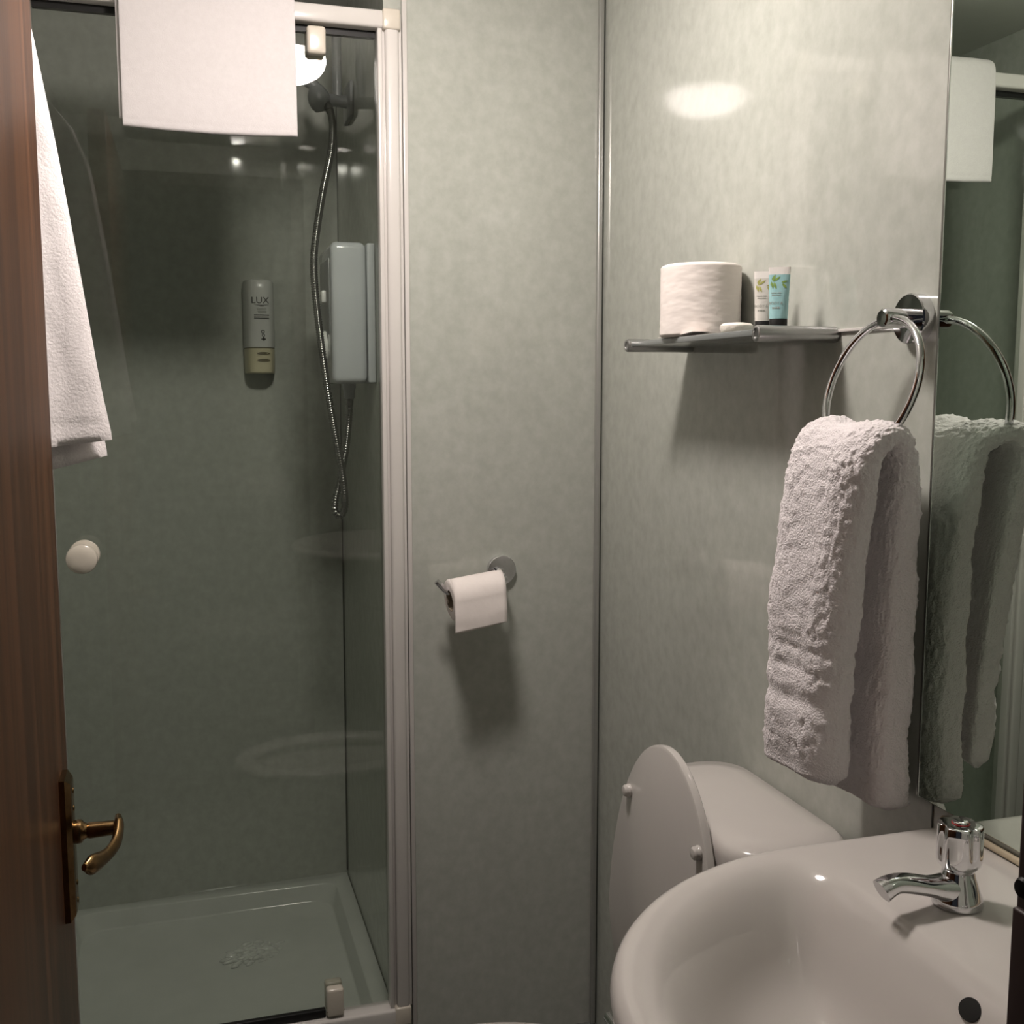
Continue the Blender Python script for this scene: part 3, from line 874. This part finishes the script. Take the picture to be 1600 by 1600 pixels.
def paper_roll(name, label, o, axis, r, rc, ln, m, parent_loc, wrinkle=0.0, seed=0.0):
    rt_ = thing(name, parent_loc, label, 'toilet roll')
    o = Vector(o); ax = Vector(axis).normalized()
    u, w_ = frame_from(ax)
    n = 96
    prof = [(0.0, rc), (0.0, r - 0.006), (0.0015, r - 0.002), (0.004, r)]
    prof += [(0.004 + (ln - 0.008) * i / 70, r) for i in range(1, 71)]
    prof += [(ln - 0.0015, r - 0.002), (ln, r - 0.006), (ln, rc)]
    rings = []
    for d, rr_ in prof:
        ring = []
        for j in range(n):
            a = 2 * PI * j / n
            q = rr_
            if wrinkle and rr_ > r - 0.004:
                q += wrinkle * (noise.noise(Vector((math.cos(a) * 4 + seed, math.sin(a) * 4, d * 110))) + 0.6 * noise.noise(Vector((math.cos(a) * 9 + seed, math.sin(a) * 9, d * 260))))
            ring.append(o + ax * d + (u * math.cos(a) + w_ * math.sin(a)) * q)
        rings.append(ring)
    bm = bmesh.new()
    add_loft(bm, rings, False, False)
    bm_obj('paper', bm, m, rt_, ang=60)
    bm = bmesh.new()
    rr2 = [[o + ax * d + (u * math.cos(2 * PI * j / 32) + w_ * math.sin(2 * PI * j / 32)) * q for j in range(32)] for d, q in ((0.0004, rc + 0.0008), (0.0004, rc - 0.001), (ln - 0.0004, rc - 0.001), (ln - 0.0004, rc + 0.0008))]
    add_loft(bm, rr2, False, False)
    bm_obj('core', bm, 'card', rt_)
    return rt_
pr_ = paper_roll('toilet_roll', 'full white toilet roll standing upright on the grey shelf', (0.7425, 1.487, SHZ + 0.0004), (0, 0, 1), 0.0595, 0.021, 0.106, 'paper_wrinkled', (0.7425, 1.487, SHZ), 0.00045, 2.0)
bm = bmesh.new()    # loose tail of the upright roll, curling at the shelf edge
tl = [Vector((0.694, 1.53 - 0.115 * i / 12, SHZ + 0.0012 + 0.004 * (i / 12) ** 2)) for i in range(13)]
add_loft(bm, [[p, p + Vector((0.03, 0.0, 0.0005)), p + Vector((0.03, 0, 0.0012)), p + Vector((0, 0, 0.0007))] for p in tl])
bm_obj('loose_tail', bm, 'paper', pr_)

sp_ = lathe('soap_bar', 'soap', None, (0.722, 1.336, SHZ + 0.0003), (0, 0, 1), [(0, 0.016), (0.0015, 0.0205), (0.005, 0.0225), (0.0095, 0.0222), (0.0125, 0.019), (0.0135, 0.012), (0.0138, 0)], 40)
tag(sp_, 'small round wrapped soap in front of the upright toilet roll', 'soap')

def make_tube(x, y, rz, label, body_m, leaf_m, height):
    tb = thing('toiletry_tube', (x, y, SHZ), label, 'tube', 'small toiletry tubes on the shelf')
    c, s = math.cos(rz), math.sin(rz)
    def P(a, d, z):        # a across the face, d towards the viewer
        return Vector((x + a * c + d * s, y + a * s - d * c, SHZ + z))
    def sec(w, t, z, n=36):
        return [P(sgnpow(math.cos(2 * PI * i / n), 0.9) * w, sgnpow(math.sin(2 * PI * i / n), 0.9) * t, z) for i in range(n)]
    bm = bmesh.new()
    add_loft(bm, [sec(0.0108, 0.0095, 0.0004), sec(0.0116, 0.0103, 0.001), sec(0.0116, 0.0103, 0.0155), sec(0.0112, 0.01, 0.016)])
    cap = bm_obj('cap', bm, 'black', tb, ang=50)
    tag(cap, label='black screw cap')
    H = height
    bm = bmesh.new()
    ws = lambda z: lerp(0.0118, 0.0142, (z - 0.016) / (H - 0.016))
    ts = lambda z: lerp(0.0104, 0.0012, ((z - 0.016) / (H - 0.016)) ** 1.3)
    zs = [0.0162] + [lerp(0.017, H - 0.0095, i / 10) for i in range(11)]
    add_loft(bm, [sec(ws(z), ts(z), z) for z in zs])
    bd = bm_obj('tube_body', bm, body_m, tb, ang=50)
    bm = bmesh.new()
    add_loft(bm, [sec(ws(z), ts(z) + 0.0001, z) for z in (H - 0.0095, H - 0.005, H - 0.001, H)])
    ce = bm_obj('crimped_end', bm, 'tube_end', tb, ang=50)
    def F(a, z):
        k = min(1, abs(a) / ws(z)) ** (1 / 0.9)
        return P(a, ts(z) * (math.sqrt(max(0, 1 - k * k)) ** 0.9) + 0.0003, z)
    def leaf(bm, a0, z0, ang, ln, wd):
        n = 7
        l_, r_ = [], []
        for i in range(n + 1):
            t = i / n
            hw = wd * math.sin(PI * t) ** 0.8 if 0 < t < 1 else 0.00005
            ca, sa = math.cos(ang), math.sin(ang)
            l_.append(bm.verts.new(F(a0 + ca * ln * t - sa * hw, z0 + sa * ln * t + ca * hw)))
            r_.append(bm.verts.new(F(a0 + ca * ln * t + sa * hw, z0 + sa * ln * t - ca * hw)))
        for i in range(n): bm.faces.new((l_[i], l_[i + 1], r_[i + 1], r_[i]))
    bm = bmesh.new()
    zz = H - 0.0185
    for a0, dz, an, ln, wd in ((-0.0085, 0, 70, 0.0095, 0.0014), (-0.0075, 0, 35, 0.011, 0.0013), (-0.0085, -0.001, -85, 0.0085, 0.0013), (-0.0065, -0.001, -70, 0.0095, 0.0014), (-0.010, 0, -95, 0.006, 0.0009),
                               (0.0030, -0.0015, 12, 0.0085, 0.0012), (0.0042, -0.003, -48, 0.0085, 0.0017), (-0.0095, 0.002, 60, 0.006, 0.001)):
        leaf(bm, a0, zz + dz, R(an), ln, wd)
    bm_obj('leaf_print', bm, leaf_m, bd, False, fix=False)
    for s_, sz_, zz_ in (('BODY &', 0.0050, 0.036), ):
        me = text_mesh(s_, sz_)
        for v_ in me.vertices:
            v_.co = F(v_.co.x - 0.0035, v_.co.y + zz_)
        finish('lettering', me, 'ink_grey', bd, False)
    bm = bmesh.new()
    def dash(a0, a1, z, h):
        n = 6
        p_ = [bm.verts.new(F(lerp(a0, a1, i / n), z)) for i in range(n + 1)]
        q_ = [bm.verts.new(F(lerp(a0, a1, i / n), z + h)) for i in range(n + 1)]
        for i in range(n): bm.faces.new((p_[i], p_[i + 1], q_[i + 1], q_[i]))
    for z_, segs, h_ in ((0.0490, ((-0.0095, -0.002), (-0.0012, 0.0035)), 0.0010), (0.0462, ((-0.0088, -0.004), (-0.0032, 0.0028)), 0.0010), (0.0290, ((-0.0078, -0.0058), (-0.0052, -0.0035), (-0.0029, -0.0012), (-0.0006, 0.0016)), 0.0022)):
        for a_, b_ in segs: dash(a_, b_, z_, h_)
    bm_obj('print_line', bm, 'ink_grey', bd, False, fix=False)
    lathe('hang_dot', 'grey_clip', ce, P(0.002, ts(H) + 0.0001, H - 0.0045), (s, -c, 0), [(0, 0.0009), (0.0003, 0.0009), (0.0004, 0)], 10)
    return tb
make_tube(0.752, 1.279, R(-35), 'pale blue toiletry tube with green leaf print on the shelf', 'tube_b', 'leaf', 0.083)
make_tube(0.760, 1.331, R(-33), 'clear whitish toiletry tube left of the pale blue one', 'tube_w', 'leaf_y', 0.083)

# ================================================================== TOWEL RING
RY, RX, RTOP = 1.056, 0.738, 1.437
tr_ = thing('towel_ring', (XC, RY, 1.437), 'chrome towel ring on a round wall plate beside the mirror', 'towel ring')
lathe('wall_plate', 'chrome', tr_, (XC - 0.0002, RY + 0.008, 1.437), (-1, 0, 0), [(0, 0.0285), (0.013, 0.0285), (0.0145, 0.0272), (0.0148, 0)], 56, 30)
lathe('post', 'chrome', tr_, (XC - 0.012, RY + 0.006, 1.437), (-1, 0, 0), [(0, 0.0112), (0.0345, 0.0112), (0.0375, 0.0104), (0.039, 0.0085), (0.0395, 0)], 40, 30)
bm = bmesh.new()
RR, rr0 = 0.0795, 0.0046
nr = 96
rings = []
tilt = R(17)
rup = Vector((math.sin(tilt), 0, math.cos(tilt)))
nrm = Vector((math.cos(tilt), 0, -math.sin(tilt)))
rc_ = Vector((0.7635, RY, RTOP - 0.001)) - rup * RR
for i in range(nr):
    a = 2 * PI * i / nr
    cdir = Vector((0, 1, 0)) * math.cos(a) + rup * math.sin(a)
    cc = rc_ + cdir * RR
    rings.append([cc + (cdir * math.cos(2 * PI * j / 14) + nrm * math.sin(2 * PI * j / 14)) * rr0 for j in range(14)])
vr = add_loft(bm, rings, False, False)
for j in range(14):
    k = (j + 1) % 14
    bm.faces.new((vr[-1][j], vr[-1][k], vr[0][k], vr[0][j]))
bm_obj('ring', bm, 'chrome', tr_)

# ------------------------------------------------------------------ ribbon sweep for folded towels
def ribbon(name, m, parent, path, wdir, hw, ht, nseg=64, expo=0.5, disp=None, ang=80, shift=None):
    """path: list of points; wdir: width direction; hw/ht: half width / half thickness functions of t in 0..1"""
    k = len(path)
    wd = Vector(wdir).normalized()
    rings = []
    for i, p in enumerate(path):
        t = i / (k - 1)
        d = (path[min(i + 1, k - 1)] - path[max(i - 1, 0)]).normalized()
        nrm = wd.cross(d).normalized()
        W = wd(t) if callable(wdir) else wd
        c = p + (shift(t) if shift else Vector((0, 0, 0)))
        ring = []
        for j in range(nseg):
            a = 2 * PI * j / nseg
            ca, sa = math.cos(a), math.sin(a)
            q = c + W * sgnpow(ca, expo) * hw(t) + nrm * sgnpow(sa, expo) * ht(t)
            if disp:
                q = q + disp(t, a, q, nrm, W)
            ring.append(q)
        rings.append(ring)
    bm = bmesh.new()
    add_loft(bm, rings)
    return bm_obj(name, bm, m, parent, ang=ang)

# ------------------------------------------------------------------ hand towel in the ring
ht_ = thing('hand_towel', (0.735, 1.06, 0.87), 'thick white terry hand towel hanging from the chrome ring', 'towel')
ctl = [(0.688, 1.094, 0.905), (0.687, 1.092, 0.98), (0.687, 1.086, 1.07), (0.688, 1.076, 1.16), (0.692, 1.062, 1.246), (0.700, 1.054, 1.291), (0.716, 1.050, 1.308), (0.736, 1.052, 1.307), (0.753, 1.058, 1.286), (0.761, 1.066, 1.228), (0.764, 1.074, 1.12), (0.765, 1.078, 1.02), (0.764, 1.080, 0.93), (0.763, 1.081, 0.876)]
tpath = catmull(ctl, 22)
L_ = len(tpath)
def hw_t(t): return curve1([0, 0.02, 0.2, 0.42, 0.5, 0.6, 0.8, 0.98, 1.0], [0.052, 0.060, 0.066, 0.076, 0.074, 0.064, 0.066, 0.071, 0.060], t)
def ht_t(t): return curve1([0, 0.015, 0.2, 0.42, 0.5, 0.58, 0.8, 0.985, 1.0], [0.008, 0.023, 0.0225, 0.017, 0.013, 0.016, 0.026, 0.026, 0.009], t)
def terry_disp(t, a, q, nrm, W):
    s = 0.0
    # woven borders near the front hem
    for c_, w_, dep in ((0.094, 0.008, 0.0034), (0.125, 0.004, 0.0024), (0.145, 0.004, 0.0024), (0.020, 0.012, 0.0022)):
        s -= dep * math.exp(-((t - c_) / w_) ** 2)
    band = sum(math.exp(-((t - c_) / w_) ** 2) for c_, w_ in ((0.094, 0.008), (0.020, 0.014)))
    f = max(0.0, 1 - band)
    s += f * (0.0022 * noise.noise(q * 130) + 0.0020 * noise.noise(q * 260))
    s += 0.004 * noise.noise(q * 14)
    out = nrm * math.sin(a) + W * math.cos(a)
    near = max(0.0, -(q.y - 1.075) / 0.06)
    drop = Vector((0.034 * near ** 1.6 * max(0.0, 1 - t / 0.34), 0, 0)) if t < 0.34 else Vector((0, 0, 0))
    drop.z += 0.011 * noise.noise(Vector((q.y * 22 + 3, q.x * 9, 2))) * math.exp(-((t - 0.47) / 0.10) ** 2)
    # folds along the length
    fold = 0.0045 * math.sin((q.y - 1.06) * 62 + 1.3 * math.sin(t * 5)) * (1 if math.sin(a) > 0 else 0.6)
    return out * s + nrm * fold * math.sin(a) ** 2 * (0.4 + 0.6 * abs(2 * t - 1)) + drop
ribbon('towel_cloth', 'terry', ht_, tpath, (0, 1, 0), hw_t, ht_t, 210, 0.55, terry_disp)

# ================================================================== TOILET ROLL HOLDER
PX, PZ = 0.595, 0.997
ph = thing('toilet_roll_holder', (PX, YB, PZ), 'chrome wall holder with round plate and bent bar', 'roll holder')
lathe('wall_plate', 'chrome', ph, (PX, YB - 0.0002, PZ), (0, -1, 0), [(0, 0.0295), (0.009, 0.0295), (0.0105, 0.028), (0.0108, 0)], 48, 30)
arm = catmull([(PX - 0.006, YB - 0.008, PZ - 0.004), (PX - 0.006, YB - 0.045, PZ - 0.006), (PX - 0.010, YB - 0.062, PZ - 0.008), (PX - 0.024, YB - 0.070, PZ - 0.011), (PX - 0.06, YB - 0.073, PZ - 0.016), (PX - 0.118, YB - 0.078, PZ - 0.024), (PX - 0.131, YB - 0.079, PZ - 0.021), (PX - 0.143, YB - 0.080, PZ - 0.009), (PX - 0.149, YB - 0.080, PZ - 0.002)], 6)
tube('bar', 'chrome', ph, arm, 0.0058, 16)
lathe('collar', 'chrome', ph, (PX - 0.006, YB - 0.0105, PZ - 0.004), (0, -1, 0), [(0, 0.011), (0.01, 0.011), (0.012, 0.009)], 24)
ro = Vector((PX - 0.127, YB - 0.080, PZ - 0.0535))
rax = Vector((0.100, 0.006, 0.0125)).normalized()
# roll hangs on the bar: its core top rests on the bar
rl = paper_roll('toilet_roll', 'part-used white toilet roll hanging on the chrome wall holder', ro + Vector((0.003, 0.0, 0.013)), rax, 0.0405, 0.0215, 0.103, 'paper', (PX - 0.07, YB - 0.08, 0.905))
bm = bmesh.new()    # hanging sheet
u_ = Vector((0, 1, 0)) - rax * rax.y
u_.normalize()
w_ = Vector((0, 0, 1)) - rax * rax.z
o1 = ro + Vector((0.003, 0, 0.013))
prof = []
for i in range(19):
    a = R(95 + 85 * i / 18)
    prof.append((math.cos(a) * 0.0413, math.sin(a) * 0.0413))
for i in range(1, 13):
    t = i / 12
    prof.append((-0.0413 - 0.004 * math.sin(t * 2.2), -0.055 * t))
ra, rb = [], []
for i, (a, b) in enumerate(prof):
    p = o1 + Vector((0, 1, 0)) * a + Vector((0, 0, 1)) * b
    ra.append(p); rb.append(p + Vector((0, 0.0006 if i > 17 else 0.0002, -0.0004)))
def sheet(off):
    rows = []
    for p in off:
        rows.append([p + rax * (0.103 * k / 12) + Vector((0, 0.0012 * noise.noise(Vector((k * 0.4, p.z * 40, 0))), 0.0)) for k in range(13)])
    return rows
A_ = sheet(ra)
for r_i, row in enumerate(A_):
    if r_i == len(A_) - 1:
        for k, p in enumerate(row): p.z += 0.004 * (k / 12) ** 3 + 0.001 * noise.noise(Vector((k * 1.3, 0, 5)))
va = [[bm.verts.new(p) for p in row] for row in A_]
for a, b in zip(va[:-1], va[1:]):
    for k in range(12): bm.faces.new((a[k], a[k + 1], b[k + 1], b[k]))
shm = bm_obj('hanging_sheet', bm, 'paper', rl, ang=60)
md = shm.modifiers.new('thickness', 'SOLIDIFY'); md.thickness = 0.0006; md.offset = 1

# ================================================================== TOWEL OVER THE SHOWER RAIL
bt = thing('bath_towel', (0.06, YB, 1.79), 'folded white flat towel draped over the top rail of the shower', 'towel')
def drape(yf, yb, ztop, zf, zb, x0):
    return [(x0, yf, zf), (x0, yf, zf + 0.05), (x0, yf + 0.001, 1.93), (x0, yf + 0.002, 2.01), (x0, yf + 0.008, ztop - 0.016), (x0, (yf + yb) / 2 - 0.012, ztop - 0.002), (x0, (yf + yb) / 2 + 0.012, ztop - 0.002), (x0, yb - 0.008, ztop - 0.016), (x0, yb - 0.002, 2.01), (x0, yb, zb + 0.05), (x0, yb, zb)]
pth = catmull(drape(1.999, 2.088, 2.060, 1.7985, 1.84, 0.0625), 8)
def flat_disp(t, a, q, nrm, W):
    s = 0.0016 * noise.noise(Vector((q.x * 7, q.z * 4, 0))) + 0.0005 * noise.noise(q * 30)
    if math.sin(a) > 0:      # inner fold printing through
        s += 0.0012 / (1 + math.exp(-(q.x + 0.005) * 900)) / (1 + math.exp(-(q.z - 1.915) * 900)) if t < 0.4 else 0
    for c_ in (0.026,):
        s -= 0.0009 * math.exp(-((t - c_) / 0.004) ** 2)
    sag = -0.0045 * math.sin(max(0, min(1, (q.x + 0.08) / 0.28)) * PI) if t < 0.06 else 0
    return nrm * s * math.copysign(1, math.sin(a)) + Vector((0, 0, sag * (1 - t / 0.06) if t < 0.06 else 0))
ribbon('front_layer', 'cotton', bt, pth, (1, 0, 0), lambda t: 0.1455 - 0.001 * t, lambda t: curve1([0, 0.01, 0.99, 1], [0.0012, 0.0034, 0.0034, 0.0012], t), 96, 0.25, flat_disp)
pth2 = catmull(drape(2.0068, 2.0805, 2.0522, 1.812, 1.85, 0.058), 8)
ribbon('under_layer', 'cotton', bt, pth2, (1, 0, 0), lambda t: 0.1465, lambda t: curve1([0, 0.01, 0.99, 1], [0.001, 0.0026, 0.0026, 0.001], t), 64, 0.25, None)

# ================================================================== TOWEL HANGING BEHIND THE DOOR
hk = thing('wall_hook', (XL, 1.60, 1.93), 'small chrome hook on the left wall hidden behind the door', 'hook')
lathe('hook_plate', 'chrome', hk, (XL + 0.0002, 1.60, 1.945), (1, 0, 0), [(0, 0.02), (0.005, 0.02), (0.007, 0.016)], 28)
tube('hook_arm', 'chrome', hk, catmull([(XL + 0.005, 1.60, 1.945), (XL + 0.04, 1.60, 1.94), (XL + 0.06, 1.60, 1.945), (XL + 0.066, 1.60, 1.965)], 5), 0.005, 12)
lt = thing('hanging_towel', (-0.22, 1.60, 1.23), 'white towel hanging in a slanting fall beside the open wooden door', 'towel')
def fall(name, zt, zb, xr_tab, xl, yoff, th, phase):
    n, mseg = 60, 48
    bm = bmesh.new()
    rings = []
    for i in range(n + 1):
        t = i / n
        z = lerp(zt, zb, t)
        xr = None
        zs, xs = xr_tab
        # piecewise linear right edge
        for q in range(len(zs) - 1):
            if zs[q] >= z >= zs[q + 1]:
                k = (zs[q] - z) / (zs[q] - zs[q + 1])
                xr = lerp(xs[q], xs[q + 1], k)
        if xr is None: xr = xs[-1]
        xl_ = lerp(-0.275, xl, min(1, t * 3))
        ring_f, ring_b = [], []
        for j in range(mseg + 1):
            s = j / mseg
            x = lerp(xl_, xr, s)
            amp = 0.006 * min(1, t * 2.5)
            y = 1.60 + yoff + 0.55 * (x + 0.16) * min(1, t * 2) + amp * math.sin(s * 11 + phase) * (0.5 + 0.5 * t) - 0.006 * math.sin(s * PI)
            zz = z + (0.009 * (s - 0.5) * 2 * max(0, (t - 0.9) * 10)) * (1 if yoff < 0 else 2.2)
            nz = 0.0016 * noise.noise(Vector((x * 60, z * 22, yoff)))
            edge = math.sqrt(max(0, 1 - abs(2 * s - 1) ** 6))
            hem = 1.0
            if t > 0.965: hem = 0.45 if t < 0.98 else 1.25
            if i == n: hem = 0.3
            ring_f.append(Vector((x, y - th * edge * hem + nz, zz)))
            ring_b.append(Vector((x, y + th * edge * hem + nz, zz)))
        rings.append(ring_f + ring_b[::-1][1:-1])
    add_loft(bm, rings)
    return bm_obj(name, bm, 'cotton_hung', lt, ang=70)
fall('front_layer', 1.955, 1.2775, ([1.96, 1.90, 1.818, 1.67, 1.51, 1.375, 1.29, 1.27], [-0.255, -0.205, -0.172, -0.149, -0.128, -0.111, -0.0985, -0.0975]), -0.28, -0.016, 0.0045, 0.4)
fall('back_layer', 1.955, 1.243, ([1.96, 1.90, 1.818, 1.67, 1.51, 1.375, 1.25, 1.23], [-0.255, -0.21, -0.177, -0.155, -0.136, -0.12, -0.107, -0.107]), -0.28, 0.010, 0.004, 1.9)
